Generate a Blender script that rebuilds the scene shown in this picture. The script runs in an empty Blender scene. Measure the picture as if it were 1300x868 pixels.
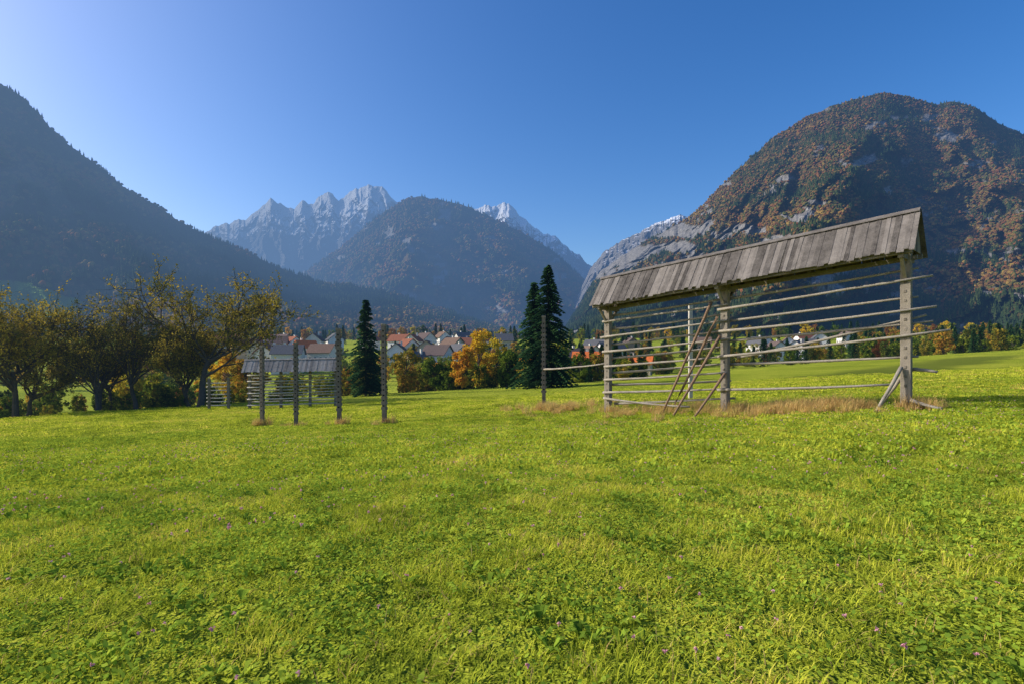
import bpy, math, random
import numpy as np
from mathutils import Vector, Matrix
random.seed(7); rng=np.random.default_rng(7)
sc=bpy.context.scene
COL=sc.collection
# ---------------------------------------------------------------- noise
def _h(ix,iy,seed):
    n=(ix.astype(np.int64)*374761393+iy.astype(np.int64)*668265263+seed*1274126177)&0xffffffff
    n=((n^(n>>13))*1274126177)&0xffffffff
    n=n^(n>>16)
    return (n&0xffff)/65535.0
def pn(x,y,seed=0):
    x=np.asarray(x,float);y=np.asarray(y,float)
    ix=np.floor(x);iy=np.floor(y);fx=x-ix;fy=y-iy
    def g(dx,dy):
        a=_h(ix+dx,iy+dy,seed)*2*np.pi
        return np.cos(a)*(fx-dx)+np.sin(a)*(fy-dy)
    u=fx**3*(fx*(fx*6-15)+10);v=fy**3*(fy*(fy*6-15)+10)
    return 1.5*((g(0,0)*(1-u)+g(1,0)*u)*(1-v)+(g(0,1)*(1-u)+g(1,1)*u)*v)
def fbm(x,y,o=4,seed=0,gain=.5):
    s=0;a=1
    for i in range(o):
        s=s+a*pn(x*2**i,y*2**i,seed+i*17);a*=gain
    return s
def ridged(x,y,o=4,seed=0,gain=.5):
    s=0;a=1;t=0
    for i in range(o):
        s=s+a*(1-2*np.abs(pn(x*2**i,y*2**i,seed+i*13)));t+=a;a*=gain
    return s/t
# ---------------------------------------------------------------- helpers
def link(o,parent=None,col=None):
    (col or COL).objects.link(o)
    if parent: o.parent=parent
    return o
def mesh_obj(name,verts,faces,mat=None,parent=None,col=None,smooth=False,mats=None,midx=None):
    me=bpy.data.meshes.new(name)
    if isinstance(verts,np.ndarray): verts=verts.tolist()
    if isinstance(faces,np.ndarray): faces=faces.tolist()
    me.from_pydata(verts,[],faces)
    if mats:
        for m in mats: me.materials.append(m)
        if midx is not None: me.polygons.foreach_set('material_index',np.array(midx,dtype=np.int32))
    elif mat: me.materials.append(mat)
    if smooth: me.polygons.foreach_set('use_smooth',[True]*len(me.polygons))
    me.update()
    return link(bpy.data.objects.new(name,me),parent,col)
def empty(name,loc=(0,0,0)):
    e=bpy.data.objects.new(name,None);e.location=loc;COL.objects.link(e);return e
class MB:
    def __init__(s): s.v=[];s.f=[];s.m=[]
    def add(s,vs,fs,m=0):
        b=len(s.v);s.v.extend(vs);s.f.extend([tuple(i+b for i in f) for f in fs]);s.m.extend([m]*len(fs))
    def tube(s,pts,rad,n=6,m=0,cap=True):
        b=len(s.v);k=len(pts);rings=[]
        for i,p in enumerate(pts):
            p=Vector(p);d=(Vector(pts[min(i+1,k-1)])-Vector(pts[max(i-1,0)])).normalized()
            a=d.cross(Vector((0,0,1)) if abs(d.z)<.9 else Vector((1,0,0))).normalized();c=d.cross(a)
            r=rad[i] if hasattr(rad,'__len__') else rad
            for j in range(n):
                t=2*math.pi*j/n
                s.v.append(tuple(p+a*math.cos(t)*r+c*math.sin(t)*r))
        for i in range(k-1):
            for j in range(n):
                s.f.append((b+i*n+j,b+i*n+(j+1)%n,b+(i+1)*n+(j+1)%n,b+(i+1)*n+j));s.m.append(m)
        if cap:
            s.f.append(tuple(b+j for j in range(n))[::-1]);s.m.append(m)
            s.f.append(tuple(b+(k-1)*n+j for j in range(n)));s.m.append(m)
    def box(s,c,ax,ay,az,m=0):
        c=Vector(c);ax=Vector(ax);ay=Vector(ay);az=Vector(az)
        vs=[tuple(c+ax*i+ay*j+az*k) for i in(-1,1) for j in(-1,1) for k in(-1,1)]
        s.add(vs,[(0,1,3,2),(4,6,7,5),(0,4,5,1),(2,3,7,6),(0,2,6,4),(1,5,7,3)],m)
    def obj(s,name,mat=None,parent=None,col=None,mats=None,smooth=False):
        return mesh_obj(name,s.v,s.f,mat,parent,col,smooth,mats,s.m if mats else None)
# ---------------------------------------------------------------- materials
def newmat(name):
    m=bpy.data.materials.new(name);m.use_nodes=True;nt=m.node_tree;nt.nodes.clear()
    return m,nt,nt.nodes,nt.links
def ramp(N,cols):
    r=N.new('ShaderNodeValToRGB');e=r.color_ramp.elements
    while len(e)<len(cols): e.new(0.5)
    for el,(p,c) in zip(e,cols): el.position=p;el.color=(c[0],c[1],c[2],1)
    return r
def mathn(N,L,op,a,b=None,clamp=False):
    n=N.new('ShaderNodeMath');n.operation=op;n.use_clamp=clamp
    for i,v in enumerate((a,b)):
        if v is None: continue
        if isinstance(v,(int,float)): n.inputs[i].default_value=v
        else: L.new(v,n.inputs[i])
    return n.outputs[0]
def noise(N,L,vec,scale,detail=3,rough=.55):
    n=N.new('ShaderNodeTexNoise');n.inputs['Scale'].default_value=scale;n.inputs['Detail'].default_value=detail
    n.inputs['Roughness'].default_value=rough
    if vec is not None:L.new(vec,n.inputs['Vector'])
    return n.outputs['Fac']
def mixc(N,L,fac,a,b,mode='MIX'):
    n=N.new('ShaderNodeMix');n.data_type='RGBA';n.blend_type=mode
    for s,v in ((n.inputs[0],fac),(n.inputs[6],a),(n.inputs[7],b)):
        if isinstance(v,(int,float)): s.default_value=v
        elif isinstance(v,tuple): s.default_value=(*v,1)
        else: L.new(v,s)
    return n.outputs[2]
def pos(N): return N.new('ShaderNodeNewGeometry').outputs['Position']
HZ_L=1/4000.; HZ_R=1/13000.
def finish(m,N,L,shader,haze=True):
    """aerial haze painted as a glow over the surface colour, by world position"""
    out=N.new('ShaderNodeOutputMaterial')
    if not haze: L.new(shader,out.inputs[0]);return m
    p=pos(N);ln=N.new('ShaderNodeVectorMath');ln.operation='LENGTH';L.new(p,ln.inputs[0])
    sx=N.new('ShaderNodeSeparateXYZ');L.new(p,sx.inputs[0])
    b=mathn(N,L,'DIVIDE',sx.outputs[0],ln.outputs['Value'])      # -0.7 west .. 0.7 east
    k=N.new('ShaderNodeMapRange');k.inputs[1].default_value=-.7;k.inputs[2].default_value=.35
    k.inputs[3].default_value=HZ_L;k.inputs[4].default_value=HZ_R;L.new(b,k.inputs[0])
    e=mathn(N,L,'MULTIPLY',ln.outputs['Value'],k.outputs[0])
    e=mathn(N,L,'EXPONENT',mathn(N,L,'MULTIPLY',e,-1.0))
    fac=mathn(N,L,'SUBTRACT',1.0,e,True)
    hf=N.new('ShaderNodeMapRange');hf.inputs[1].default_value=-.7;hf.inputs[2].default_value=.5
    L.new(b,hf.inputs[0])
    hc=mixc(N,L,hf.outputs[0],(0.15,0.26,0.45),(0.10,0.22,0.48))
    em=N.new('ShaderNodeEmission');L.new(hc,em.inputs[0]);em.inputs[1].default_value=1  # haze is painted: emission stands in for lit air
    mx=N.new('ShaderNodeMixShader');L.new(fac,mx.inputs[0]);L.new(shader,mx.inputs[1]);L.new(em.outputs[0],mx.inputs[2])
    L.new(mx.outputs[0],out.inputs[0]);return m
def diffuse(N,L,col,rough=.9,bump=None,bstr=.3,bdist=.02,spec=0):
    if spec: 
        b=N.new('ShaderNodeBsdfPrincipled');b.inputs['Roughness'].default_value=rough;b.inputs['Specular IOR Level'].default_value=spec;ci=b.inputs['Base Color']
    else:
        b=N.new('ShaderNodeBsdfDiffuse');ci=b.inputs[0]
    if isinstance(col,tuple): ci.default_value=(*col,1)
    else: L.new(col,ci)
    if bump is not None:
        bn=N.new('ShaderNodeBump');bn.inputs['Strength'].default_value=bstr;bn.inputs['Distance'].default_value=bdist
        L.new(bump,bn.inputs['Height']);L.new(bn.outputs[0],b.inputs['Normal'])
    return b.outputs[0]
def leafy(name,cols,nscale,transl=.35,haze=True,rand=.5,detail=2,nz2=None):
    m,nt,N,L=newmat(name)
    n=noise(N,L,pos(N),nscale,detail)
    oi=N.new('ShaderNodeObjectInfo').outputs['Random']
    ri=N.new('ShaderNodeNewGeometry').outputs['Random Per Island']
    f=mathn(N,L,'ADD',mathn(N,L,'MULTIPLY',mathn(N,L,'SUBTRACT',n,.5),1.6),.5)
    if nz2: f=mathn(N,L,'ADD',f,mathn(N,L,'MULTIPLY',mathn(N,L,'SUBTRACT',noise(N,L,pos(N),nz2,2),.5),1.3))
    f=mathn(N,L,'ADD',f,mathn(N,L,'MULTIPLY',mathn(N,L,'SUBTRACT',oi,.5),rand))
    f=mathn(N,L,'ADD',f,mathn(N,L,'MULTIPLY',mathn(N,L,'SUBTRACT',ri,.5),.45),True)
    r=ramp(N,cols);L.new(f,r.inputs[0])
    dd=N.new('ShaderNodeBsdfDiffuse');L.new(r.outputs[0],dd.inputs[0]);d=dd.outputs[0]
    if transl<=0: return finish(m,N,L,d,haze)
    t=N.new('ShaderNodeBsdfTranslucent');L.new(r.outputs[0],t.inputs[0])
    mx=N.new('ShaderNodeMixShader');mx.inputs[0].default_value=transl
    L.new(d,mx.inputs[1]);L.new(t.outputs[0],mx.inputs[2])
    return finish(m,N,L,mx.outputs[0],haze)
GR=[(0.0,(0.16,0.20,0.022)),(0.3,(0.36,0.42,0.035)),(0.6,(0.58,0.60,0.055)),(0.85,(0.70,0.62,0.10)),(1.0,(0.66,0.50,0.13))]
m_grass=leafy('grass_blade',GR,1.1,.40,False,.15,3,.16)
m_clover=leafy('clover_leaf',[(0.1,(0.13,0.21,0.025)),(0.5,(0.27,0.39,0.04)),(0.95,(0.48,0.56,0.06))],1.2,.40,False,.3)
m_dry=leafy('dry_grass',[(0.1,(0.50,0.34,0.12)),(0.5,(0.64,0.42,0.16)),(0.9,(0.58,0.50,0.15))],1.5,.35,False,.4)
m_pink=leafy('clover_flower',[(0.2,(0.66,0.28,0.36)),(0.9,(0.78,0.48,0.52))],9,.3,False,.4)
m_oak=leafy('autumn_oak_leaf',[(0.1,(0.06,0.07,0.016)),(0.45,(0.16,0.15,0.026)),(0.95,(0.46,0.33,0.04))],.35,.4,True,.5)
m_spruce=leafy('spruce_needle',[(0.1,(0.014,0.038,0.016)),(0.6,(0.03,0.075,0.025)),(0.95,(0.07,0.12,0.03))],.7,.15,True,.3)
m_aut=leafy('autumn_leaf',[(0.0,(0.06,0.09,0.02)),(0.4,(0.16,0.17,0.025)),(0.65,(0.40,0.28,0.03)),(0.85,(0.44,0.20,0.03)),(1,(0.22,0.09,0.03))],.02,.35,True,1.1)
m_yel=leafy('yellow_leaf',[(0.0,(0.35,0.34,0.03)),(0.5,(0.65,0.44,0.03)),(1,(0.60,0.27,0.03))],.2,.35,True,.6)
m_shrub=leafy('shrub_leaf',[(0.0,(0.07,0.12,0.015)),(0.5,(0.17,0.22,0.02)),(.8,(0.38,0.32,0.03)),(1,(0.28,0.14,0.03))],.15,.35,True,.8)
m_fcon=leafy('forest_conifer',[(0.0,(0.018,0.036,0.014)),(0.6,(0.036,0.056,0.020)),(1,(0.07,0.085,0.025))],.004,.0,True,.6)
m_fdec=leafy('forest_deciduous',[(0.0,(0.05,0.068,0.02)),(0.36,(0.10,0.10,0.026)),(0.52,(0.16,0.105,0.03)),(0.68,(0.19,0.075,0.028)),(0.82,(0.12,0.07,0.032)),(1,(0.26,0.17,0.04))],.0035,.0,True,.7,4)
def woodmat(name,c1,c2,haze=False,island=.5):
    m,nt,N,L=newmat(name)
    tc=N.new('ShaderNodeTexCoord').outputs['Object']
    n1=noise(N,L,tc,3,4,.7);n2=noise(N,L,tc,26,3,.7)
    ri=N.new('ShaderNodeNewGeometry').outputs['Random Per Island']
    f=mathn(N,L,'ADD',mathn(N,L,'MULTIPLY',n1,.6),mathn(N,L,'MULTIPLY',n2,.5))
    f=mathn(N,L,'ADD',f,mathn(N,L,'MULTIPLY',mathn(N,L,'SUBTRACT',ri,.5),island),True)
    r=ramp(N,[(0.25,c1),(0.8,c2)]);L.new(f,r.inputs[0])
    return finish(m,N,L,diffuse(N,L,r.outputs[0],.85,n2,.6,.02),haze)
m_wood=woodmat('weathered_wood',(0.07,0.06,0.048),(0.27,0.232,0.185))
m_post=woodmat('old_post_wood',(0.06,0.05,0.04),(0.26,0.22,0.18))
m_rail=woodmat('weathered_rail',(0.12,0.104,0.084),(0.38,0.34,0.28))
m_rail2=woodmat('bleached_rail',(0.24,0.22,0.19),(0.60,0.56,0.48))
m_brown=woodmat('brown_pole',(0.11,0.065,0.04),(0.30,0.20,0.13))
m_roofw=woodmat('roof_board_wood',(0.04,0.036,0.034),(0.23,0.205,0.185),False,.38)
m_roof2=woodmat('small_roof_wood',(0.13,0.12,0.11),(0.36,0.33,0.30),False,.38)
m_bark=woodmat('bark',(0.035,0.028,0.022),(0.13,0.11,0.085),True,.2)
m_dark,_,N,L=newmat('painted_notch_shade');finish(m_dark,N,L,diffuse(N,L,(0.02,0.018,0.015)),False)  # near-black colour painting the shade inside the post notches
def flat(name,c,rough=.8,v=.15,sc_=1.5,haze=True,spec=0):
    m,nt,N,L=newmat(name);n=noise(N,L,pos(N),sc_,3,.65)
    r=ramp(N,[(0.3,tuple(x*(1-v) for x in c)),(0.7,tuple(min(1,x*(1+v)) for x in c))]);L.new(n,r.inputs[0])
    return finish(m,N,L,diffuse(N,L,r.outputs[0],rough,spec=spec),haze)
# ---------------------------------------------------------------- terrain height
K=722.
CP=np.array([(0,0,0),(-3,4,-.05),(3,4,.05),(0,10,-.25),(-8,10,-.55),(8,10,0.05),(0,18,-.75),(-14,18,-1.35),(0,-20,.6),(-30,-20,-.8),(30,-20,1.8),
(13.1,18.9,0),(9,23,-.45),(4.65,27.5,-.93),(17,19,.15),(30,30,.9),(-6.5,29,-1.67),(-9.1,30,-1.8),(-12.9,34,-2.3),(-15.8,36,-2.45),(1.8,33,-1.05),
(-28,34,-2.7),(-41,45,-3.5),(-50,70,-4.8),(-60,66,-5.4),(-80,80,-7.5),(-36,68,-3.9),(-27,60,-3.5),(-20,62,-3.4),(10,60,-1.9),(0,100,-3.4),(-25,100,-4.6),(60,70,.5),
(162,180,4.6),(100,160,1.1),(56,140,-.8),(23,110,-2.3),(0,200,-7),(60,220,-4),(170,300,1),(0,300,2),(-120,200,-9),(-140,300,1),(-60,350,6),(160,370,7),(0,450,14),(-200,450,12),(220,450,16),(330,300,8),
(-200,100,-11),(150,60,4),(200,0,7),(-200,0,-8),(-100,-120,-3),(100,-120,4),(0,700,24),(-500,600,22),(500,600,26),(-500,200,0),(500,100,14)],float)
def _U(r2): return np.where(r2>0,r2*np.log(r2+1e-9),0)
n_=len(CP);S=100.
X=CP[:,:2]/S
Km=_U(((X[:,None]-X[None])**2).sum(-1))+np.eye(n_)*1e-4
Pm=np.c_[np.ones(n_),X];A=np.block([[Km,Pm],[Pm.T,np.zeros((3,3))]])
W=np.linalg.solve(A,np.r_[CP[:,2],0,0,0])
def H(x,y):
    x=np.asarray(x,float);y=np.asarray(y,float);sh=x.shape;q=np.c_[x.ravel(),y.ravel()]/S
    out=np.empty(len(q))
    for i in range(0,len(q),20000):
        qq=q[i:i+20000]
        out[i:i+20000]=_U(((qq[:,None]-X[None])**2).sum(-1))@W[:n_]+W[n_]+qq@W[n_+1:]
    out=out.reshape(sh)
    r=np.hypot(x,y);t=np.clip((r-450)/450,0,1);t=t*t*(3-2*t)
    far=24+np.clip(r-800,0,6000)*.02
    near=out+.12*fbm(x/9,y/9,3,5)*np.clip(r/15,0,1)
    return near*(1-t)+far*t
def Hs(x,y): return float(H(np.array([x]),np.array([y]))[0])
def sm(x,a,b): t=np.clip((x-a)/(b-a),0,1);return t*t*(3-2*t)
def setattr_(o,n,vals):
    at=o.data.attributes.new(n,'FLOAT','POINT');at.data.foreach_set('value',np.asarray(vals,np.float32).ravel())
def axis(lo,hi,n,w):
    a=np.arcsinh(lo/w);b=np.arcsinh(hi/w);return np.sinh(np.linspace(a,b,n))*w
gx=axis(-9000,9000,420,12);gy=axis(-400,13000,400,12)
GX,GY=np.meshgrid(gx,gy);GZ=H(GX,GY)
V=np.c_[GX.ravel(),GY.ravel(),GZ.ravel()]
def gridf(nr,nc):
    i=np.arange(nr-1)[:,None]*nc+np.arange(nc-1)[None];i=i.ravel()
    return np.c_[i,i+1,i+nc+1,i+nc]
m_ground,nt,N,L=newmat('meadow_ground')
p=pos(N)
n1=noise(N,L,p,.05,3);n2=noise(N,L,p,.7,4,.8);n3=noise(N,L,p,6,3,.8)
f=mathn(N,L,'ADD',mathn(N,L,'MULTIPLY',n1,.75),mathn(N,L,'MULTIPLY',n2,.5))
f=mathn(N,L,'ADD',mathn(N,L,'SUBTRACT',f,.08),mathn(N,L,'MULTIPLY',mathn(N,L,'SUBTRACT',n3,.5),1.1))
r=ramp(N,[(0.2,(0.12,0.16,0.018)),(0.5,(0.27,0.32,0.028)),(0.8,(0.43,0.42,0.055))]);L.new(f,r.inputs[0])
at=N.new('ShaderNodeAttribute');at.attribute_name='strip'
c=mixc(N,L,mathn(N,L,'MULTIPLY',at.outputs['Fac'],.8),r.outputs[0],(0.11,0.14,0.024))
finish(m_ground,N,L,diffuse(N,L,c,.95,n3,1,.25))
ground=mesh_obj('ground',V,gridf(len(gy),len(gx)),m_ground,smooth=True)
# darker harvested strip on the rising meadow at the right
ta=(GX*.78+GY*.62);tb=(-GX*.62+GY*.78)-(20+.04*ta)
stripv=sm(ta,52,70)*(1-sm(ta,150,175))*sm(tb+2*fbm(GX/12,GY/12,3,9),-2,1.5)*(1-sm(tb+2*fbm(GX/12,GY/12,3,19),10,15))
setattr_(ground,'strip',stripv)
# ---------------------------------------------------------------- instancing via geometry nodes
def scatter(name,pts,rot,scl,idx,protos):
    col=bpy.data.collections.new(name+'_parts')
    for i,o in enumerate(protos):
        for c in list(o.users_collection): c.objects.unlink(o)
        o.name='%s_part_%02d'%(name,i);col.objects.link(o)
    me=bpy.data.meshes.new(name);me.from_pydata(np.asarray(pts).tolist(),[],[])
    at=me.attributes.new('rot','FLOAT_VECTOR','POINT');at.data.foreach_set('vector',np.asarray(rot,np.float32).ravel())
    at=me.attributes.new('scl','FLOAT_VECTOR','POINT');at.data.foreach_set('vector',np.asarray(scl,np.float32).ravel())
    at=me.attributes.new('idx','INT','POINT');at.data.foreach_set('value',np.asarray(idx,np.int32))
    o=link(bpy.data.objects.new(name,me))
    ng=bpy.data.node_groups.new(name,'GeometryNodeTree')
    ng.interface.new_socket('Geometry',in_out='INPUT',socket_type='NodeSocketGeometry')
    ng.interface.new_socket('Geometry',in_out='OUTPUT',socket_type='NodeSocketGeometry')
    N=ng.nodes;L=ng.links
    gi=N.new('NodeGroupInput');go=N.new('NodeGroupOutput');ip=N.new('GeometryNodeInstanceOnPoints')
    ci=N.new('GeometryNodeCollectionInfo');ci.inputs[0].default_value=col
    ci.inputs['Separate Children'].default_value=True;ci.inputs['Reset Children'].default_value=True
    def na(n,t):
        x=N.new('GeometryNodeInputNamedAttribute');x.data_type=t;x.inputs[0].default_value=n;return x.outputs[0]
    e=N.new('FunctionNodeEulerToRotation');L.new(na('rot','FLOAT_VECTOR'),e.inputs[0])
    L.new(gi.outputs[0],ip.inputs['Points']);L.new(ci.outputs[0],ip.inputs['Instance'])
    ip.inputs['Pick Instance'].default_value=True
    L.new(na('idx','INT'),ip.inputs['Instance Index']);L.new(e.outputs[0],ip.inputs['Rotation']);L.new(na('scl','FLOAT_VECTOR'),ip.inputs['Scale'])
    L.new(ip.outputs[0],go.inputs[0])
    md=o.modifiers.new('scatter','NODES');md.node_group=ng
    return o
# ---------------------------------------------------------------- mountains
def PR(l): l=sorted(l);return np.array([(a-650)/K for a,b in l]),np.array([(455-b)/K for a,b in l])
def mountain(name,prof,yf,yr,nu,nt_,mat,amp,freq,seed,jag=.002,spurs=(),gp=1.0,ef=.03,jf=40,rough=.02):
    """relief: columns run from the valley foot (yf) up to the crest (yr) and down the far side"""
    pu,pe=PR(prof);u=np.linspace(pu[0],pu[-1],nu)
    er=np.interp(u,pu,pe)+jag*fbm(u*jf,u*0+seed,5,seed,.6)
    T=np.r_[np.linspace(0,1,nt_),1+np.linspace(.03,.35,8)]
    U,TT=np.meshgrid(u,T);ER=np.broadcast_to(er,U.shape)
    y0=np.interp(u,*yf) if isinstance(yf,tuple) else np.full(nu,yf)
    y1=np.interp(u,*yr) if isinstance(yr,tuple) else np.full(nu,yr)
    Y=y0+(y1-y0)*TT
    tc=np.clip(TT,0,1);env=np.sin(np.pi*np.clip(tc,0,1))**.6
    wu=U*freq+.5*fbm(U*freq*.5,TT*3,3,seed+3)
    Y=Y-amp*env*(ridged(wu,TT*1.2+seed,5,seed,.55))-amp*.35*env*fbm(U*freq*3,TT*8,4,seed+9,.6)
    for (ut,ub,w,am) in spurs:
        c=ut*tc+ub*(1-tc);Y=Y-am*(np.sin(np.pi*np.clip(tc,0,1)**.7))*np.exp(-((U-c)/w)**2)
    E=ef+(ER-ef)*tc**gp*1.0
    E=E+rough*env*tc*(1-tc)*4*fbm(U*freq*1.5,TT*5,5,seed+21,.6)*np.maximum(ER,.05)
    E=np.minimum(E,ER)
    E=np.where(TT>1,ER-(TT-1)*1.2*np.maximum(ER,.1),E)
    Xw=U*Y;Z=1.7+E*Y
    o=mesh_obj(name,np.c_[Xw.ravel(),Y.ravel(),Z.ravel()],gridf(len(T),nu),mat,smooth=False)
    return o,(u,T,U,TT,Xw,Y,Z,E)
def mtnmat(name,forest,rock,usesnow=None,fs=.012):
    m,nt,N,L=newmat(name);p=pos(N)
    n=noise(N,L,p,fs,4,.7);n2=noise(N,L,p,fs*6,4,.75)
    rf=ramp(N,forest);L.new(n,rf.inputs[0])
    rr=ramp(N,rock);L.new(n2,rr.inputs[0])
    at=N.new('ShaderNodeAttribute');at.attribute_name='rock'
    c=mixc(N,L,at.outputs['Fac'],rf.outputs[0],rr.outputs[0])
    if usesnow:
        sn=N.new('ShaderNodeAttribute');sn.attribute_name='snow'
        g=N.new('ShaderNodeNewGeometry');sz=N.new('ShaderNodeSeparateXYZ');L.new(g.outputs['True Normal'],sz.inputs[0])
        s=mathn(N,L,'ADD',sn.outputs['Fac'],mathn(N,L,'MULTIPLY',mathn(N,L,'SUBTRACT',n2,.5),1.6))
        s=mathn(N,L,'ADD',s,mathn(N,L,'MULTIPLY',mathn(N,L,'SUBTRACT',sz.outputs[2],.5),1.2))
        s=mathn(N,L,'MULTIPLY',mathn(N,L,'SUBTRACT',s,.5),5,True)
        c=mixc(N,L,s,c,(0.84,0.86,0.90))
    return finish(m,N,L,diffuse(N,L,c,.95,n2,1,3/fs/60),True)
FOR=[(0.3,(0.035,0.038,0.016)),(0.5,(0.075,0.058,0.022)),(0.7,(0.12,0.068,0.028))]
ROCK=[(0.3,(0.07,0.066,0.062)),(0.5,(0.17,0.163,0.152)),(0.7,(0.30,0.285,0.265))]
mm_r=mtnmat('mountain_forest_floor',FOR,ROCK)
mm_l=mtnmat('west_forest_floor_shaded',[(0.3,(0.012,0.018,0.010)),(0.7,(0.035,0.035,0.018))],[(0.3,(0.12,0.20,0.03)),(0.7,(0.20,0.28,0.05))])  # forest colours darkened to paint the west slope as shaded
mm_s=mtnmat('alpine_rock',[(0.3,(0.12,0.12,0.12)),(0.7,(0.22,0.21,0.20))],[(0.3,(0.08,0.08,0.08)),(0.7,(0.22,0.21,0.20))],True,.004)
R_=[(700,440),(730,398),(750,362),(762,345),(790,325),(830,300),(862,284),(880,272),(905,247),(930,222),(950,203),(975,180),(1000,163),(1030,146),(1060,134),(1090,125),(1120,118),(1150,122),(1170,128),(1190,133),(1215,129),(1240,138),(1260,152),(1300,172),(1360,200),(1450,235),(1600,300),(1750,380)]
oR,gR=mountain('east_mountain',R_,1150,([.1,.35,.7,1.2],[2500,2500,2800,2600]),420,170,mm_r,260,5.5,11,.0025,
   spurs=((.65,.42,.10,380),(.86,.95,.07,350),(.40,.18,.08,200),(.74,.72,.05,-80)),gp=.9)
L_=[(0,107),(25,121),(50,145),(75,174),(95,190),(130,215),(165,243),(200,262),(240,289),(270,302),(300,313),(350,338),(400,357),(440,362),(500,372),(560,392),(620,412),(700,432),(-90,52),(-178,45)]
oL,gL=mountain('west_mountain',L_,([-1.2,-.9,.1],[1100,1100,1500]),([-1.2,-.9,-.4,.1],[2300,2300,2900,3300]),360,130,mm_l,240,5,23,.003,spurs=((-.75,-.55,.08,300),(-.5,-.35,.06,200)))
C_=[(330,400),(380,352),(402,335),(430,318),(455,295),(480,275),(500,262),(517,252),(530,250),(550,252),(580,259),(600,265),(640,284),(670,300),(695,314),(720,335),(745,360),(790,400)]
oC,gC=mountain('middle_mountain',C_,3600,5600,260,100,mm_r,500,7,31,.0022,spurs=((-.17,-.22,.06,500),(-.02,.02,.05,400)))
B_=[(150,400),(230,320),(262,293),(285,284),(312,279),(328,266),(344,253),(362,262),(374,266),(384,255),(398,259),(408,247),(418,244),(430,256),(442,246),(456,238),(468,235),(485,238),(495,248),(510,262),(560,290),(640,330)]
oB,gB=mountain('snowy_peaks',B_,6500,9500,330,120,mm_s,900,14,41,.004,jf=55,rough=.06)
D_=[(540,330),(575,285),(600,267),(612,262),(625,263),(640,257),(650,262),(660,274),(672,284),(690,297),(705,300),(722,316),(735,323),(748,338),(770,350),(800,380),(830,400)]
oD,gD=mountain('snowy_peaks',D_,6000,8500,260,110,mm_s,800,14,51,.004,jf=60,rough=.06)
E_=[(700,440),(735,372),(750,340),(765,322),(790,305),(812,295),(832,284),(850,278),(862,273),(880,276),(930,300),(1000,350)]
oE,gE=mountain('rocky_ridge',E_,3200,4700,240,100,mm_s,400,12,61,.0035,jf=70,rough=.05)
u,T,U,TT,Xw,Yw,Zw,E=gR
n=fbm(U*14,E*30,5,71,.6)
px=U*K+650;py=455-E*K
rk=.95*np.exp(-(((px-810)/75)**2+((py-325)/38)**2))+ .75*np.exp(-(((px-1035)/80)**2+((py-345)/22)**2))+.5*np.exp(-(((px-930)/90)**2+((py-285)/30)**2))+.3*np.exp(-(((px-1120)/60)**2+((py-290)/60)**2))+.2*np.exp(-(((px-1215)/50)**2+((py-160)/25)**2))
rockR=sm(rk+.85*n,.48,.62);setattr_(oR,'rock',rockR)
u,T,U,TT,Xw,Yw,Zw,E=gL
px=U*K+650;py=455-E*K
fl=sm(1.1-(((px-20)/105)**2+((py-378-px*.12)/26)**2)+.35*fbm(U*12,E*30,4,73,.6),.3,.4)
rockL=fl;setattr_(oL,'rock',rockL)
u,T,U,TT,Xw,Yw,Zw,E=gC
rockC=sm(fbm(U*20,E*30,5,75,.6)+.3*TT,.7,.9);setattr_(oC,'rock',rockC)
for o,g,z0,z1 in((oB,gB,1400,2750),(oD,gD,1250,2350),(oE,gE,950,1500)):
    setattr_(o,'rock',np.ones(g[2].size));setattr_(o,'snow',sm(g[6],z0,z1))
def proto_conifer(seed):
    r=random.Random(seed);b=MB();n=6
    for k,(z0,z1,rr) in enumerate(((.08,.62,.27),(.42,1.05,.17))):
        vs=[(0,0,z1)];
        for j in range(n):
            a_=2*math.pi*j/n+k;q_=rr*r.uniform(.7,1.2);vs.append((q_*math.cos(a_),q_*math.sin(a_),z0+r.uniform(-.04,.04)))
        b.add(vs,[(0,1+j,1+(j+1)%n) for j in range(n)])
    return b.obj('c',m_fcon)
def proto_round(seed,mat):
    import bmesh
    bm=bmesh.new();bmesh.ops.create_icosphere(bm,subdivisions=2,radius=.5)
    r=random.Random(seed);c=[Vector((r.uniform(-1,1),r.uniform(-1,1),r.uniform(-1,1))).normalized() for _ in range(5)]
    for v in bm.verts:
        d=v.co.normalized();k=.75+.35*max(d.dot(x) for x in c)**3+r.uniform(-.12,.12)
        v.co=d*.45*k;v.co.z=v.co.z*1.1+.5
    bmesh.ops.delete(bm,geom=[v for v in bm.verts if v.co.z<.2],context='VERTS')
    me=bpy.data.meshes.new('r');bm.to_mesh(me);bm.free();me.materials.append(mat)
    return link(bpy.data.objects.new('r',me))
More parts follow.
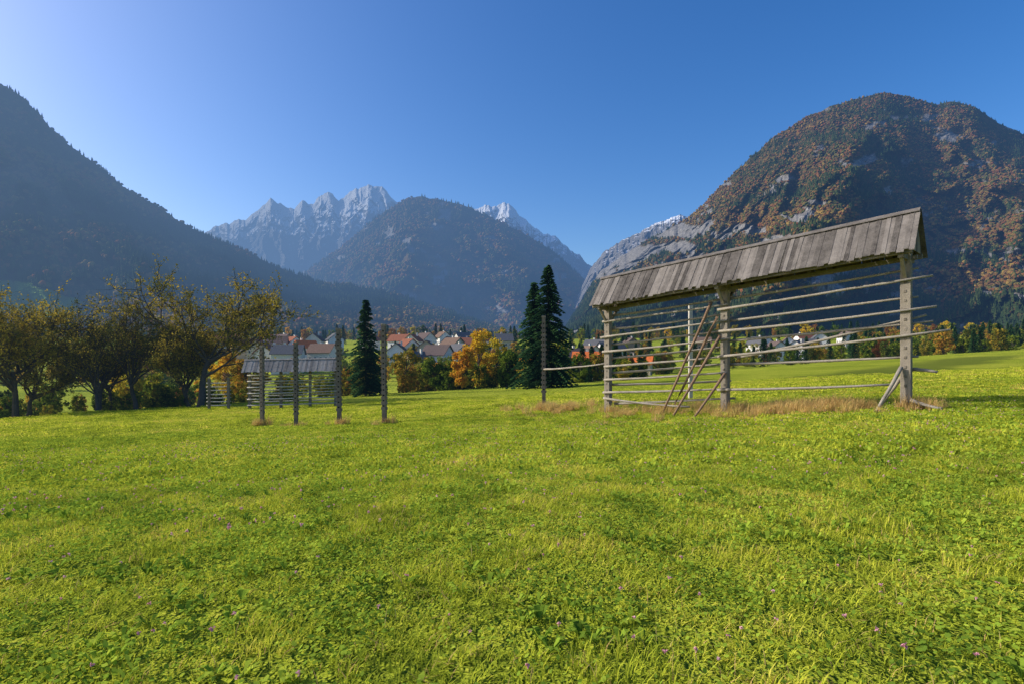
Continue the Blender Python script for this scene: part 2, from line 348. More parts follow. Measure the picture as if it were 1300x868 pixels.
def forest(name,g,n,size,rock,conf,seed,tmax=1.0,tmin=0.0):
    u,T,U,TT,Xw,Yw,Zw,E=g;rg=np.random.default_rng(seed)
    nt_=int((T<=1).sum())
    fi=rg.random(n)*(len(u)-1.01);ft=(tmin+(tmax-tmin)*rg.random(n)**.85)*(nt_-1.01)
    i=fi.astype(int);j=ft.astype(int);a_=fi-i;b_=ft-j
    def s(G): return (G[j,i]*(1-a_)+G[j,i+1]*a_)*(1-b_)+(G[j+1,i]*(1-a_)+G[j+1,i+1]*a_)*b_
    x,y,z,rk=s(Xw),s(Yw),s(Zw),s(rock)
    dens=(rk+.35*(rg.random(n)-.5)<.5)&(np.abs(x)<1.12*y)
    e=(z-1.7)/y;w=fbm(x/300,z/200,4,seed)+rg.normal(0,.28,n)
    cf=w+conf(x/y*K+650,455-e*K)>0
    k=size*rg.uniform(.65,1.25,n)
    pts=np.c_[x,y,z-.15*k][dens]
    idx=np.where(cf,rg.integers(0,2,n),2+rg.integers(0,3,n))[dens]
    rot=np.c_[np.zeros(n),np.zeros(n),rg.random(n)*6.28][dens]
    scl=np.c_[k*np.where(cf,1.1,1),k*np.where(cf,1.1,1),k*np.where(cf,1.2,.85)][dens]
    return scatter(name,pts,rot,scl,idx,[proto_conifer(1),proto_conifer(2)]+[proto_round(s_,m_fdec) for s_ in(3,4,5)])
forest('east_mountain_forest',gR,60000,11,rockR,lambda px,py:-.06+.25*sm(px,1150,900)*sm(py,200,330)+.7*sm(py,340,410),81)
forest('west_mountain_forest',gL,24000,17,rockL,lambda px,py:.3+0*px,82)
forest('middle_mountain_forest',gC,14000,30,rockC,lambda px,py:-.15+.5*sm(py,300,250),83)
# ---------------------------------------------------------------- vegetation prototypes
def rand_quad(b,c,s,r,m=0,flat_=0):
    n=Vector((r.gauss(0,1),r.gauss(0,1),r.gauss(0,1)+flat_)).normalized()
    a_=n.orthogonal().normalized();q=n.cross(a_);t=r.random()*6.28
    x=(a_*math.cos(t)+q*math.sin(t))*s*r.uniform(.7,1.2);y=(q*math.cos(t)-a_*math.sin(t))*s*r.uniform(.45,.8);c=Vector(c)
    b.add([tuple(c-x),tuple(c-y*.8),tuple(c+x),tuple(c+y)],[(0,1,2,3)],m)
def leafy_tree(seed,mat,h=10,w=7,nl=2200,trunk=.22,ls=.28,low=.2):
    r=random.Random(seed);b=MB()
    b.tube([(0,0,-.5),(r.uniform(-.1,.1),0,h*.3),(r.uniform(-.3,.3),r.uniform(-.3,.3),h*.75)],[trunk,trunk*.75,.04],6,0)
    cl=[]
    for k in range(26):
        z=r.uniform(low,1);rr=w/2*math.sin(math.pi*min(1,max(.12,(z-low)/(1.08-low))))**.6*r.uniform(.3,.95);a_=r.random()*6.28
        c=Vector((rr*math.cos(a_),rr*math.sin(a_),h*z*.93));cl.append((c,r.uniform(.10,.2)*w))
        b.tube([(0,0,h*z*.55),tuple(c*.6+Vector((0,0,h*z*.22))),tuple(c)],[.07,.05,.015],4,0,False)
    for k in range(nl):
        c,s=r.choice(cl);d=Vector((r.gauss(0,1),r.gauss(0,1),r.gauss(0,.8)));d=d.normalized()*s*r.random()**.4
        rand_quad(b,c+d,ls,r,1,.3)
    return b.obj('t',mats=[m_bark,mat])
def spruce(seed,h,R,dens=1.0):
    r=random.Random(seed);b=MB()
    b.tube([(0,0,-.5),(0,0,h*.5),(0,0,h*.98)],[h*.017,h*.01,.02],7,0)
    z=h*.05
    while z<h*.99:
        f=1-z/h;Lb=R*(f**.75)*1.02*r.uniform(.85,1.1)+.1;nb=int(6+3*f)
        for k in range(nb):
            a_=r.random()*6.28;ll=Lb*r.uniform(.62,1.15);zz=z+r.uniform(-.2,.2)
            d=Vector((math.cos(a_),math.sin(a_),0));sd=Vector((-d.y,d.x,0));ns=max(2,int(ll/.38*dens))
            for i in range(ns):
                t=(i+.6)/ns;c=d*ll*t+Vector((0,0,zz+.25*ll*.4*t-.55*ll*t*t*(.6+.4*f)))
                ww=(.18+.34*(1-t)*min(1,ll/2))*r.uniform(.8,1.3)
                for sg in(-1,1):
                    e_=c+sd*sg*ww*1.2+d*.18+Vector((0,0,-.12-.2*r.random()))
                    b.add([tuple(c-d*.2),tuple(c+d*.22+Vector((0,0,-.03))),tuple(e_+d*.2),tuple(e_-d*.14)],[(0,1,2,3)],1)
                b.add([tuple(c-d*.22),tuple(c+d*.22),tuple(c+d*.1+Vector((0,0,-.42*r.uniform(.5,1)))),],[(0,1,2)],1)
        z+=max(.18,.46*f**.5)*.95
    return b
def bare_tree(seed,h,spread,leafn=8,lean=0,leaf=.15,trunkf=.40):
    r=random.Random(seed);b=MB();lv=[]
    def br(p,d,ln,rad,lev):
        pts=[p];rs=[rad];k=4 if lev<3 else 3;q=Vector(p);dd=Vector(d)
        for i in range(k):
            dd=(dd+Vector((r.gauss(0,.16),r.gauss(0,.16),r.gauss(0,.10)+(.10 if lev in(1,2) else .02)))).normalized()
            q=q+dd*ln/k;pts.append(tuple(q));rs.append(rad*(1-.75*(i+1)/k) if lev else rad*(1-.45*(i+1)/k))
        b.tube(pts,rs,(8,6,4,3,3)[lev],0,False)
        if lev>=3:
            for i in range(leafn if r.random()<.8 else 0):
                t=r.random();j=min(k-1,int(t*k));c=Vector(pts[j]).lerp(Vector(pts[j+1]),t*k-j)
                lv.append(c+Vector((r.gauss(0,.2),r.gauss(0,.2),r.gauss(0,.17))))
        if lev<4:
            nc=(9,6,5,3)[lev]
            for i in range(nc):
                t=r.uniform(.55,1.0) if lev==0 else r.uniform(.25,1.0)
                j=min(k-1,int(t*k));c=Vector(pts[j]).lerp(Vector(pts[j+1]),min(1,t*k-j))
                ax=dd.orthogonal().normalized();ax.rotate(Matrix.Rotation(i*2.4+r.random(),3,dd))
                ang=r.uniform(.5,1.15) if lev==0 else r.uniform(.4,1.0)
                nd=(dd*math.cos(ang)+ax*math.sin(ang)*spread).normalized()
                br(tuple(c),nd,ln*(r.uniform(.95,1.35) if lev==0 else r.uniform(.48,.68)),rad*(.42 if lev==0 else .5),lev+1)
    br((0,0,-.4),Vector((lean,0,1)).normalized(),h*trunkf,h*.026,0)
    for c in lv: rand_quad(b,c,leaf,r,1)
    return b
def place(o,x,y,rz=0,s=1,dz=0): o.location=(x,y,Hs(x,y)+dz);o.rotation_euler=(0,0,rz);o.scale=(s,s,s);return o
def fitheight(b,h):
    z=sorted(v[2] for v in b.v)[int(len(b.v)*.998)];return h/z
T=[(-37.9,69,17.2,1.05,11,15),(-51.5,71,14.6,.75,12,10),(-49.7,68,12.6,.55,13,5),(-47.2,71.5,14.8,.6,14,7),(-43,75,11.2,.7,15,12),(-40.8,72,10.0,.6,19,5),(-58.5,67,15.6,.9,16,15),(-61.5,72,12.5,.7,20,8),(-66,70,15.2,.9,18,12),(-54.5,78,10.5,.7,21,16)]
for (x,y,h,sp,sd,lf) in T:
    b=bare_tree(sd,h,sp,lf,((sd*37)%7-3)*.05,.15,.40 if sp>.65 else .46);s=fitheight(b,h)
    place(b.obj('deciduous_tree',mats=[m_bark,m_oak]),x,y,sd,s)
for (x,y,h,R,sd) in((-23.1,90,15.2,3.3,1),(3.6,92,17.2,4.3,2),(5.7,90,19.4,5.0,3)):
    place(spruce(sd,h,R).obj('spruce_tree',mats=[m_bark,m_spruce]),x,y)
for (x,y,h,w,sd,mt) in((-6.5,112,12,7,1,m_yel),(-3.2,116,10.5,6,2,m_yel),(-9.5,108,8,5,3,m_yel),(-19.5,105,8,6,4,m_aut),(-15,112,7,6,5,m_shrub),(-1,108,7,5,6,m_shrub),(11,120,8,6,7,m_shrub),(-27,104,7.5,6,8,m_aut),(-45,92,8.5,6,9,m_yel),(-41,88,6.5,6,10,m_aut),(-60,90,8,6,11,m_yel)):
    o=leafy_tree(sd+40,mt,h,w,2000,.18,.32,.12);o.name='yellow_autumn_tree' if mt is m_yel else 'autumn_tree';place(o,x,y)
pts=[];idx=[];scl=[]
def addt(x,y,i,s,sz=None):
    pts.append((x,y,Hs(x,y)-.2));idx.append(i);scl.append((s,s,(sz or s)))
r=random.Random(5)
for k in range(100):   # hedge behind the meadow, centre
    x=r.uniform(-36,28);y=118+r.uniform(-10,14)-abs(x)*.05
    addt(x,y,r.choice((0,1,0,1,2,4)) if x<8 else r.choice((0,1,5,5)),r.uniform(.32,.68))
for k in range(90):   # left wood edge
    x=r.uniform(-110,-30);y=r.uniform(80,125)
    addt(x,y,r.choice((0,1,1,2,3,4)),r.uniform(.3,.6))
for k in range(40):   # low brush under left trees
    x=r.uniform(-70,-30);y=75+r.uniform(-1,5)
    addt(x,y,r.choice((0,1,1,2)),r.uniform(.16,.34))
def mid(n,x0,x1,y0,y1,ch,s0,s1,mask=None):
    c=0
    while c<n:
        y=r.uniform(y0,y1);x=r.uniform(x0,x1)*y
        if mask and not mask(x,y): continue
        addt(x,y,r.choice(ch),r.uniform(s0,s1));c+=1
vm=lambda x,y: r.random()<.5 or not (-.5<x/y<-.02)
mid(120,-.95,-.05,190,330,(0,1,2,3,4),.5,.9,vm)
mid(85,-.22,.12,200,330,(0,1,2,3,4,5),.55,.95)
mid(150,.1,.62,215,400,(0,1,5,5,5,2),.6,1.05)
mid(200,.6,1.05,225,420,(5,5,0,1,1,5,2),.7,1.25)
mid(450,-.95,1.1,430,800,(5,5,0,1,2,3,4,5),.8,1.4)
mid(700,-.95,1.2,800,1350,(5,5,5,1,2,3),1.,1.6)
PROT=[leafy_tree(61,m_shrub,9,8,1000,.15,.48,.03),leafy_tree(62,m_shrub,9,7,900,.15,.48,.05),leafy_tree(63,m_aut,10,7,900,.2,.48,.15),leafy_tree(64,m_aut,11,8,900,.2,.5,.12),leafy_tree(65,m_yel,10,6.5,900,.2,.48,.12),spruce(66,12,2.6,.5).obj('s',mats=[m_bark,m_spruce])]
n=len(pts);scatter('distant_trees',pts,[(0,0,r.random()*6.28) for _ in range(n)],scl,idx,PROT)
# ---------------------------------------------------------------- village
mw=[flat('wall_plaster_%d'%i,c) for i,c in enumerate([(0.60,0.57,0.50),(0.48,0.40,0.28),(0.66,0.64,0.62),(0.30,0.22,0.15)])]
mr=[flat('roof_tile_%d'%i,c,.8,.25,2) for i,c in enumerate([(0.12,0.09,0.08),(0.24,0.10,0.06),(0.11,0.11,0.115),(0.58,0.15,0.045),(0.17,0.115,0.085)])]
m_glass=flat('window_glass',(0.03,0.035,0.045),.2,spec=.5);m_door=flat('door_wood',(0.13,0.07,0.035));m_frame=flat('window_frame',(0.6,0.58,0.54))
def house(x,y,rz,w,l,h,ri,wi,dz=0):
    e=empty('village_house',(x,y,Hs(x,y)+dz));e.rotation_euler=(0,0,rz)
    pk=w*.42
    b=MB();W,Lh=w/2,l/2
    b.add([(-W,-Lh,-6),(W,-Lh,-6),(W,Lh,-6),(-W,Lh,-6),(-W,-Lh,h),(W,-Lh,h),(W,Lh,h),(-W,Lh,h),(0,-Lh,h+pk),(0,Lh,h+pk)],
      [(0,1,5,8,4),(1,2,6,5),(2,3,7,9,6),(3,0,4,7)]);b.obj('walls',mw[wi],e)
    b=MB();ov=.7;sl=pk/W
    for sg in(-1,1):
        mx=sg*(W+ov)/2;c=Vector((mx,0,h+pk-sl*abs(mx)+.16))
        ax=Vector((sg*(W+ov)/2,0,-sl*(W+ov)/2));nn=Vector((sg*sl,0,1)).normalized()
        b.box(c,ax,(0,Lh+ov,0),nn*.12)
    b.obj('roof',mr[ri],e)
    b=MB();bf=MB()
    for fl in range(max(1,int(h/2.7))):
        z=1.5+fl*2.7
        for sg in(-1,1):
            for k in range(int(l/2.6)):
                yy=-Lh+1.6+k*2.6
                if yy>Lh-1: continue
                bf.box((sg*(W+.02),yy,z),(.03,0,0),(0,.62,0),(0,0,.78));b.box((sg*(W+.04),yy,z),(.03,0,0),(0,.5,0),(0,0,.66))
            for k in range(int(w/2.6)):
                xx=-W+1.5+k*2.6
                if fl==0 and k==1 and sg<0: continue
                if xx>W-1: continue
                bf.box((xx,sg*(Lh+.02),z),(.62,0,0),(0,.03,0),(0,0,.78));b.box((xx,sg*(Lh+.04),z),(.5,0,0),(0,.03,0),(0,0,.66))
    b.obj('windows',m_glass,e);bf.obj('window_frames',m_frame,e)
    b=MB();b.box((-W+4.1,-Lh-.04,.9),(.55,0,0),(0,.05,0),(0,0,1.15));b.obj('door',m_door,e)
    b=MB();b.box((W*.35,Lh*.3,h+pk),(.4,0,0),(0,.4,0),(0,0,1.1));b.box((W*.35,Lh*.3,h+pk+1.15),(.48,0,0),(0,.48,0),(0,0,.06));b.obj('chimney',mw[0],e)
r=random.Random(12)
def hs(px,d,ri=None,wi=None,w=None,rz=None,dz=0):
    house((px-650)/K*d,d,r.uniform(-.9,.9)+(math.pi/2 if r.random()<.5 else 0) if rz is None else rz,w or r.uniform(7.2,9.6),r.uniform(9,13),r.uniform(3.8,5.4),r.choice((0,0,2,4,1)) if ri is None else ri,r.choice((0,0,1,2,2,3)) if wi is None else wi,dz)
for px,d,ri in((330,290,1),(342,260,1),(352,300,4),(366,250,2),(372,310,1),(388,285,3),(400,330,0),(410,260,4),(345,350,1),(306,300,1),(505,270,0),(518,310,1),(528,245,2),(543,290,4),(556,250,0),(570,330,2),(582,270,2),(596,310,1),(540,360,0),(562,380,4),(610,350,1),(735,230,0),(748,260,4),(757,300,2),(775,270,2),(800,330,0),(965,330,2),(985,300,0),(1000,340,4),(1012,310,2),(1028,330,2),(1040,360,2),(890,350,4),(640,350,2),(470,360,1),(1075,380,0),(590,360,2),(525,345,1),(575,300,4),(425,340,2),(360,335,0),(290,330,1),(508,350,1),(1020,370,1)):
    hs(px,d,ri,dz=3.6 if px<430 else 2.2,wi=2 if px>960 else None)
hs(752,170,3,1,5,1.35,dz=1.2);hs(808,190,3,1,5.5,1.2,dz=.6)
# ---------------------------------------------------------------- hayracks
def pole(name,p0,p1,r,mat,par,sag=.03,seed=0,wob=.005):
    rr=random.Random(seed);p0=Vector(p0);p1=Vector(p1);pt=[];rs=[];k=7;bow=rr.uniform(-.03,.03)
    for i in range(k):
        t=i/(k-1);q=p0.lerp(p1,t);q.z-=(sag*.6+bow)*4*t*(1-t);q+=Vector((rr.gauss(0,wob),rr.gauss(0,wob),rr.gauss(0,wob)));pt.append(tuple(q));rs.append(r*(1.15-.35*t)*rr.uniform(.95,1.05))
    b=MB();b.tube(pt,rs,8);return b.obj(name,mat,par,smooth=True)
def gable_roof(par,P,s0,s1,hw,he,hr,mat,pw=.21,seed=1,courses=2):
    """board roof: P(s,h,o)->world"""
    rr=random.Random(seed);b=MB()
    for sg in(-1,1):
        for c in range(courses):
            s=s0;kk=0
            while s<s1:
                w=pw*rr.uniform(.7,1.35);kk+=1;f0=c/courses-.04*(c>0);f1=(c+1)/courses+(.03 if c==courses-1 else .05)+rr.uniform(-.03,.035)
                lift=.05*(courses-c)/courses+rr.uniform(0,.014)+ (.026 if kk%2 else 0);tl=rr.uniform(-.01,.015)
                def Q(ss,f,up): return P(ss,hr+(he-hr)*f+up,sg*hw*f)
                sk=rr.uniform(-.02,.02)
                a0=(Q(s,f0,lift+.0),Q(s+w*1.02,f0,lift),Q(s+w*1.02+sk,f1,lift+tl),Q(s+sk,f1,lift+.01))
                tk=.025
                a1=(Q(s,f0,lift-tk),Q(s+w*1.02,f0,lift-tk),Q(s+w*1.02+sk,f1,lift+tl-tk),Q(s+sk,f1,lift+.01-tk))
                b.add([tuple(v) for v in a0+a1],[(0,1,2,3),(7,6,5,4),(0,4,5,1),(1,5,6,2),(2,6,7,3),(3,7,4,0)]);s+=w
    b.obj('roof_boards',mat,par)
    b=MB()
    for sg in(-1,1):
        v=[P(s0-.03,hr+.12,0),P(s1+.03,hr+.12,0),P(s1+.03,hr+.01,sg*.13),P(s0-.03,hr+.01,sg*.13)]
        v+= [q-Vector((0,0,.03)) for q in v]
        b.add([tuple(q) for q in v],[(0,1,2,3),(7,6,5,4),(0,4,5,1),(1,5,6,2),(2,6,7,3),(3,7,4,0)])
    b.obj('ridge_board',mat,par)
Lp=Vector((4.65,27.5,-.93));Rp=Vector((13.1,18.9,0.0))
dv=Rp-Lp;LEN=math.hypot(dv.x,dv.y);dh=Vector((dv.x/LEN,dv.y/LEN,0));nh=Vector((-dh.y,dh.x,0))   # nh points to the far side
def P(s,h,o=0): 
    q=Lp+dv*(s/LEN)+nh*o;return Vector((q.x,q.y,q.z+h))
rack=empty('roofed_hayrack')
for i,s in enumerate((0,LEN*.485,LEN)):
    b=MB();hgt=(5.75,5.7,5.75)[i]
    b.box(P(s,hgt/2-.3),dh*.15,nh*.13,(0,0,hgt/2+.3))
    for k in range(16):
        z=.5+k*.31
        for sg in(-1,1):
            b.box(P(s,z,sg*.132),dh*.045,nh*.012,(0,0,.05))
    o=b.obj('post_%d'%(i+1),m_wood,rack)
    bv=o.modifiers.new('b','BEVEL');bv.width=.015;bv.segments=1
    b=MB();b.box(P(s,5.02),dh*.08,nh*.82,(0,0,.08))
    for sg in(-1,1):
        c=(P(s,6.4)+P(s,5.15,sg*.92))/2;ax=(P(s,5.15,sg*.92)-P(s,6.4))/2;b.box(c,ax,dh*.06,ax.cross(dh).normalized()*.05)
        ax=(P(s,4.35,sg*.12)-P(s,4.98,sg*.7))/2;b.box((P(s,4.35,sg*.12)+P(s,4.98,sg*.7))/2,ax,dh*.05,ax.cross(dh).normalized()*.045)
    b.obj('roof_frame_%d'%(i+1),m_wood,rack)
for nm,h,o in(('wall_plate_front',5.12,-.78),('wall_plate_back',5.12,.78),('ridge_beam',6.36,0),('top_beam',5.0,0)):
    c=P(LEN/2,h,o);b=MB();ax=(P(LEN+.32,h,o)-P(-.3,h,o))/2;b.box(c,ax,nh*.07,(0,0,.07));b.obj(nm,m_wood,rack)
gable_roof(rack,P,-.38,LEN+.36,.98,5.12,6.5,m_roofw,.17,3,1)
b=MB()
for s in(LEN+.24,-.26):
    for k in range(8):
        o0=-.8+k*.2;o1=o0+.185;z0=5.2
        f=lambda o:6.42-abs(o)*1.38
        if min(f(o0),f(o1))<z0+.05: continue
        v=[P(s,z0,o0),P(s,z0,o1),P(s,f(o1),o1),P(s,f(o0),o0)];v+=[q+dh*.03 for q in v]
        b.add([tuple(q) for q in v],[(0,1,2,3),(7,6,5,4),(0,4,5,1),(1,5,6,2),(2,6,7,3),(3,7,4,0)])
b.obj('gable_boards',m_wood,rack)
M=LEN*.485
rails=[]
for k,(h,e0,e1) in enumerate([(4.72,.1,.3),(4.40,.2,.2),(4.05,.15,.2),(3.72,.3,.15),(3.35,.1,.2),(3.02,.2,.3),(2.66,.15,.1),(2.3,.1,.2),(1.92,.2,.1),(1.62,.1,.15),(1.32,.2,.15),(.98,.15,.1)]):
    rails.append((-e0,h+random.uniform(-.06,.06),M+e1,h+random.uniform(-.06,.06),(-.19 if k%2 else .19)))
for k,(h,h2,e) in enumerate([(4.62,4.66,.3),(4.18,4.3,.75),(3.72,3.72,.3),(3.3,3.3,.85),(2.9,2.86,.7),(2.28,2.5,1.2),(1.95,1.75,.3),(.93,.88,-.4)]):
    rails.append((M-.25,h,LEN+e,h2,(-.19 if k%2 else .19)))
rails+=[(-.1,.75,M*.75,.25,-.24),(.2,.45,M+.3,.55,.22),(M+.4,2.2,LEN+.5,3.1,.25)]
for i,(s0,h0,s1,h1,o) in enumerate(rails): pole('rail_%d'%(i+1),P(s0,h0,o),P(s1,h1,o),.049,m_rail,rack,.05,i)
for i,(s0,h0,o0,s1,h1,o1) in enumerate([(M-.5,4.55,-.2,M-2.3,-.05,-1.1),(M-.1,3.1,-.25,M-1.5,-.1,-1.6),(M+.1,1.6,-.25,M-.6,-.1,-1.5),(M-.2,3.9,-.3,M-1.9,.4,-.7),
        (LEN-.1,1.45,-.22,LEN-.7,-.05,-.9),(LEN-.1,1.2,.2,LEN-1.0,-.05,.7),(LEN+.15,.35,-.2,LEN+1.0,.05,-.3),(LEN+.1,1.35,.2,LEN+.8,1.2,.3)]):
    pole('leaning_pole_%d'%(i+1),P(s0,h0,o0),P(s1,h1,o1),.055,m_brown if i<4 else m_rail,rack,.02,50+i)
b=MB();z=Hs(10.2,32.5);b.box((10.2,32.5,z+2.55),(.1,0,0),(0,.1,0),(0,0,2.75));b.obj('wooden_post',m_rail2)
def notched_post(x,y,h,name='hayrack_post',w=.135):
    z=Hs(x,y);b=MB();seg=.27;n=int(h/seg)
    b.box((0,0,h/2-.3),(w*.72,0,0),(0,w*.8,0),(0,0,h/2+.3))
    for k in range(3,n):
        b.box((0,0,k*seg),(w*1.15,0,0),(0,w*.55,0),(0,0,.06))
        b.box((0,0,k*seg+.13),(w*.3,0,0),(0,w*.803,0),(0,0,.035),1)  # dark block on the face, painted shade of a notch hole
    b.box((0,0,h+.02),(w*.85,0,0),(0,w*.9,0),(0,0,.05))
    o=b.obj(name,mats=[m_post,m_dark]);o.location=(x,y,z);o.rotation_euler=(random.uniform(-.012,.012),random.uniform(-.015,.015),random.uniform(-.3,.3));return o
for x,y,h in((-6.5,29,5.0),(-9.1,30,5.0),(-12.9,34,5.0),(-15.8,36,4.95)): notched_post(x,y,h)
o=notched_post(1.85,33,5.1);fr=empty('rail_fence')
pole('rail_1',(1.85,32.8,Hs(1.85,33)+2.1),(4.7,27.8,Hs(4.65,27.5)+2.4),.045,m_rail,fr,.12,91)
Lq=Vector((-27.2,59,Hs(-27.2,59)));Rq=Vector((-18.6,60,Hs(-18.6,60)));dq=Rq-Lq;LQ=math.hypot(dq.x,dq.y)
dhq=Vector((dq.x/LQ,dq.y/LQ,0));nq=Vector((-dhq.y,dhq.x,0))
def Q2(s,h,o=0):
    q=Lq+dq*(s/LQ)+nq*o;return Vector((q.x,q.y,q.z+h))
rk2=empty('small_roofed_hayrack')
for i,s in enumerate((0,LQ*.36,LQ*.7,LQ)):
    b=MB();b.box(Q2(s,1.9),dhq*.13,nq*.12,(0,0,2.3))
    for sg in(-1,1):
        ax=(Q2(s,3.75,sg*.8)-Q2(s,4.75))/2;b.box((Q2(s,3.75,sg*.8)+Q2(s,4.75))/2,ax,dhq*.05,ax.cross(dhq).normalized()*.05)
    b.obj('post_%d'%(i+1),m_wood,rk2)
gable_roof(rk2,Q2,-.5,LQ+.4,1.05,3.7,4.95,m_roof2,.24,5,1)
for k in range(11): pole('rail_%d'%(k+1),Q2(-.2,.3+k*.31,.18 if k%2 else -.18),Q2(LQ+.3,.35+k*.31,.18 if k%2 else -.18),.06,m_rail2,rk2,.03,120+k)
b=MB();b.box(Q2(-2.1,1.4),dhq*.11,nq*.11,(0,0,1.8));b.box(Q2(-4.0,1.4),dhq*.11,nq*.11,(0,0,1.8));b.obj('post_5',m_wood,rk2)
for k in range(7): pole('side_rail_%d'%(k+1),Q2(-4.3,.4+k*.38,.16),Q2(-1.9,.4+k*.38,.16),.055,m_rail2,rk2,.02,150+k)
# ---------------------------------------------------------------- grass
def blade(b,r,x,y,h,w,lean=.5,m=0):
    a_=r.random()*6.28;d=Vector((math.cos(a_),math.sin(a_),0));s=Vector((-d.y,d.x,0))*w*.5;ln=h*lean*r.uniform(.2,1.2)
    p=Vector((x,y,-.02));p1=p+Vector((0,0,h*.6))+d*ln*.35;p2=p+Vector((0,0,h*r.uniform(.8,1)))+d*ln
    b.add([tuple(p-s),tuple(p+s),tuple(p1+s*.8),tuple(p1-s*.8),tuple(p2)],[(0,1,2,3),(3,2,4)],m)
def leaf(b,r,c,s,m=0):
    n=Vector((r.gauss(0,.45),r.gauss(0,.45),1)).normalized();a_=n.orthogonal().normalized();q=n.cross(a_);c=Vector(c);t=r.random()*6.28
    vs=[]
    for j in range(6):
        t2=t+j*math.pi/3;k=s*(1.0 if j%3 else 1.35);vs.append(tuple(c+(a_*math.cos(t2)+q*math.sin(t2)*.75)*k))
    b.add(vs,[tuple(range(6))],m)
def patch(kind,seed):
    r=random.Random(seed);b=MB()
    def pt(R): 
        return r.uniform(-R,R),r.uniform(-R,R)
    if kind=='grass':
        for _ in range(320): x,y=pt(.24);blade(b,r,x,y,r.uniform(.03,.08),r.uniform(.006,.011),1.3)
        for _ in range(60): x,y=pt(.24);leaf(b,r,(x,y,r.uniform(.03,.07)),r.uniform(.008,.015),1)
        for _ in range(14): x,y=pt(.24);blade(b,r,x,y,r.uniform(.06,.12),r.uniform(.004,.007),1.2,3)
    if kind=='tall':
        for _ in range(320): x,y=pt(.24);blade(b,r,x,y,r.uniform(.05,.12),r.uniform(.006,.010),1.1)
        for _ in range(30): x,y=pt(.24);blade(b,r,x,y,r.uniform(.06,.15),r.uniform(.004,.007),1.2,3)
    if kind=='clover':
        for _ in range(190): 
            x,y=pt(.24);leaf(b,r,(x,y,r.uniform(.02,.08)),r.uniform(.009,.018),1)
        for _ in range(170): x,y=pt(.24);blade(b,r,x,y,r.uniform(.03,.10),.008,.9)
    if kind=='rosette':
        for c in range(5):
            cx,cy=pt(.2)
            for k in range(9):
                a_=r.random()*6.28;d=Vector((math.cos(a_),math.sin(a_),0));s=Vector((-d.y,d.x,0))*r.uniform(.012,.02);l=r.uniform(.07,.13);z=r.uniform(.04,.08);c0=Vector((cx,cy,0))
                b.add([tuple(c0),tuple(c0+d*l*.55+s+Vector((0,0,z))),tuple(c0+d*l+Vector((0,0,z*.9))),tuple(c0+d*l*.55-s+Vector((0,0,z)))],[(0,1,2,3)],1)
        for _ in range(220): x,y=pt(.24);blade(b,r,x,y,r.uniform(.03,.09),.008,.9)
    if kind=='flower':
        for _ in range(2):
            x,y=pt(.25);h=r.uniform(.09,.13);b.tube([(x,y,0),(x+.01,y,h)],[.0018,.0018],3,0,False)
            for k in range(12): rand_quad(b,(x+.01+r.gauss(0,.005),y+r.gauss(0,.005),h+r.gauss(0,.005)),.009,r,2)
    if kind=='mid':
        for _ in range(330): x,y=pt(.48);blade(b,r,x,y,r.uniform(.04,.11),r.uniform(.016,.028),1.2)
        for _ in range(70): x,y=pt(.48);leaf(b,r,(x,y,r.uniform(.03,.09)),r.uniform(.018,.032),1)
    if kind=='far':
        for _ in range(330): x,y=pt(1.05);blade(b,r,x,y,r.uniform(.05,.12),r.uniform(.035,.06),1.2)
    if kind=='dry':
        for _ in range(80): x,y=pt(.2);blade(b,r,x,y,r.uniform(.2,.55),r.uniform(.009,.016),.7,3)
    if kind=='dryshort':
        for _ in range(50): x,y=pt(.3);blade(b,r,x,y,r.uniform(.06,.2),r.uniform(.009,.014),1,3)
    return b.obj('p',mats=[m_grass,m_clover,m_pink,m_dry])
def cells(c,y0,y1,sl,pad,rg):
    nx=int(2*(sl*y1+pad)/c);ny=int((y1-y0)/c);a_,b_=np.meshgrid(np.arange(nx),np.arange(ny))
    x=(a_.ravel()-nx/2)*c;y=y0+b_.ravel()*c;k=np.abs(x)<sl*y+pad
    x=x[k];y=y[k];return x+rg.uniform(-.12,.12,len(x))*c,y+rg.uniform(-.12,.12,len(x))*c
def grassfield(name,kinds,c,y0,y1,pick,s0,s1,pad=3,seed=0,xy=None,keep=None,free=False):
    rg=np.random.default_rng(seed);x,y=cells(c,y0,y1,1.0,pad,rg) if xy is None else xy
    if keep is not None:
        k=rg.random(len(x))<keep(x,y);x=x[k];y=y[k]
        if free: x=x+rg.uniform(-.5,.5,len(x))*c;y=y+rg.uniform(-.5,.5,len(x))*c
    n=len(x);z=H(x,y);idx=pick(x,y,rg)
    s=rg.uniform(s0,s1,n)
    hz=s*rg.uniform(.8,1.2,n)*(1+.4*fbm(x/1.6,y/1.6,3,91))
    gxn=(H(x+.5,y)-z)/.5;gyn=(H(x,y+.5)-z)/.5
    return scatter(name,np.c_[x,y,z],np.c_[np.arctan(gyn),-np.arctan(gxn),rg.random(n)*6.28],np.c_[s,s,hz],idx,[patch(k,i+seed*10) for i,k in enumerate(kinds)])
def pick_near(x,y,rg):
    n=len(x);c=fbm(x/.9,y/.9,3,33);d=rg.random(n)
    i=rg.integers(0,3,n)
    i=np.where(c+1.2*(d-.5)>.15,4+rg.integers(0,2,n),i)
    i=np.where((c<-.15)&(d>.5),3,i)
    return np.where(rg.random(n)<.15,6,i)
grassfield('meadow_grass',['grass','grass','grass','tall','clover','clover','rosette'],.42,1.8,10,pick_near,.95,1.1,2,1)
grassfield('clover_flowers',['flower','flower'],.42,1.8,22,lambda x,y,rg:rg.integers(0,2,len(x)),.8,1.3,1,7,keep=lambda x,y:np.clip(.35+.7*fbm(x/2.5,y/2.5,2,44),0,.7),free=True)
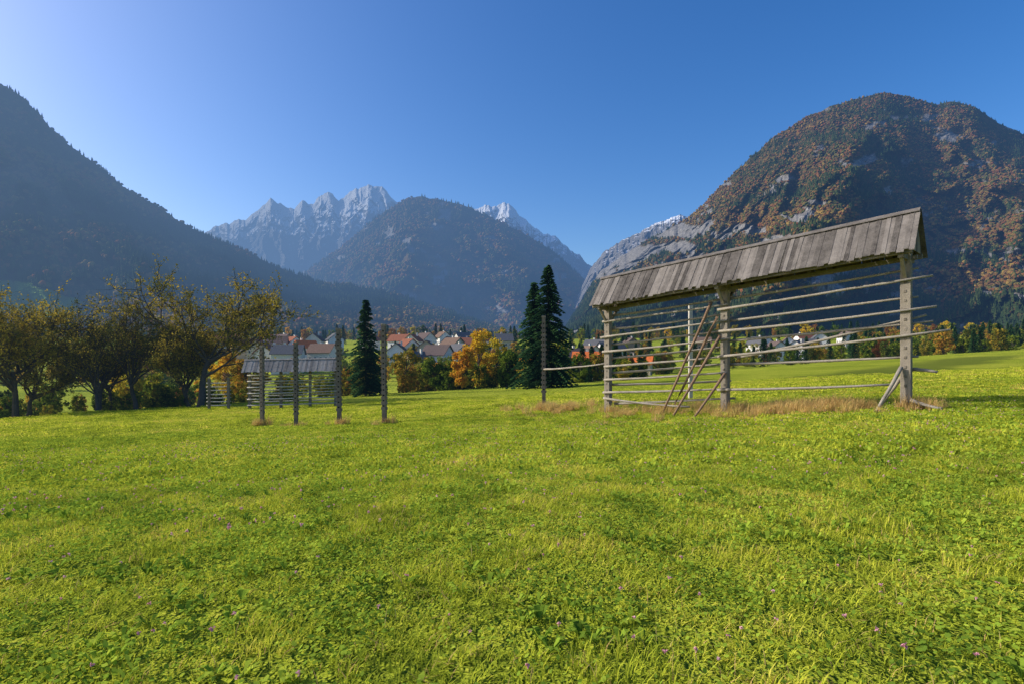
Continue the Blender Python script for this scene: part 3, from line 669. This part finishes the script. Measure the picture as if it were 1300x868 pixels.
grassfield('meadow_grass',['mid','mid','mid'],.86,10,31,lambda x,y,rg:rg.integers(0,3,len(x)),.95,1.1,2,2)
grassfield('meadow_grass',['far','far'],2.0,31,74,lambda x,y,rg:rg.integers(0,2,len(x)),.95,1.1,2,3,keep=lambda x,y:1.15-.7*sm(y,45,74))
rg=np.random.default_rng(3);xs=[];ys=[];ts=[]
def tuft(cx,cy,sx,sy,n,t=0):
    xs.extend(rg.normal(cx,sx,n));ys.extend(rg.normal(cy,sy,n));ts.extend([t]*n)
tuft(2.4,30.5,1.0,1.0,40);tuft(11.2,21,.9,.9,60);tuft(10.6,21.4,1.3,1.2,40);tuft(7,25.5,1.3,1.3,36);tuft(13.3,18.8,.5,.4,16);tuft(4.6,27.3,.4,.4,12);tuft(9,23.2,.4,.4,12)
tuft(9,22,4,2.2,90,2);tuft(2,28,2.5,2.5,40,2)
for x,y in((-6.5,29),(-9.1,30),(-12.9,34),(-15.8,36),(1.85,33)): tuft(x,y,.25,.25,5)
ts=np.array(ts)
grassfield('dry_grass',['dry','dry','dryshort'],0,0,1,lambda x,y,rg:np.where(ts>0,2,rg.integers(0,2,len(x))),.7,1.2,0,4,(np.array(xs),np.array(ys)))
# ---------------------------------------------------------------- light, sky, camera
az=math.radians(-84);el=math.radians(30)     # bearing from +Y (negative = west/left)
sd=Vector((math.sin(az)*math.cos(el),math.cos(az)*math.cos(el),math.sin(el)))
sun=bpy.data.lights.new('sun','SUN');sun.energy=5;sun.angle=math.radians(.53);sun.color=(1,.93,.82)
so=bpy.data.objects.new('sun',sun);COL.objects.link(so);so.rotation_euler=sd.to_track_quat('Z','Y').to_euler()
w=bpy.data.worlds.new('World');sc.world=w;w.use_nodes=True;N=w.node_tree.nodes;L=w.node_tree.links;N.clear()
sk=N.new('ShaderNodeTexSky');sk.sky_type='NISHITA';sk.sun_disc=False;sk.sun_elevation=el;sk.sun_rotation=az
sk.altitude=600;sk.air_density=1.0;sk.dust_density=3.2;sk.ozone_density=2.8
hsv=N.new('ShaderNodeHueSaturation');hsv.inputs['Hue'].default_value=.508;hsv.inputs['Saturation'].default_value=1.36;hsv.inputs['Value'].default_value=1.25;L.new(sk.outputs[0],hsv.inputs['Color'])
bg=N.new('ShaderNodeBackground');bg.inputs[1].default_value=.15;wo=N.new('ShaderNodeOutputWorld')
L.new(hsv.outputs[0],bg.inputs[0]);L.new(bg.outputs[0],wo.inputs[0])
cam=bpy.data.cameras.new('camera');co=bpy.data.objects.new('camera',cam);COL.objects.link(co)
cam.sensor_width=36;cam.lens=20;cam.shift_y=21/1300;cam.clip_start=.1;cam.clip_end=40000
co.location=(0,0,1.7);co.rotation_euler=(math.radians(90),0,0);sc.camera=co
sc.view_settings.view_transform='Standard';sc.view_settings.look='None';sc.view_settings.exposure=0
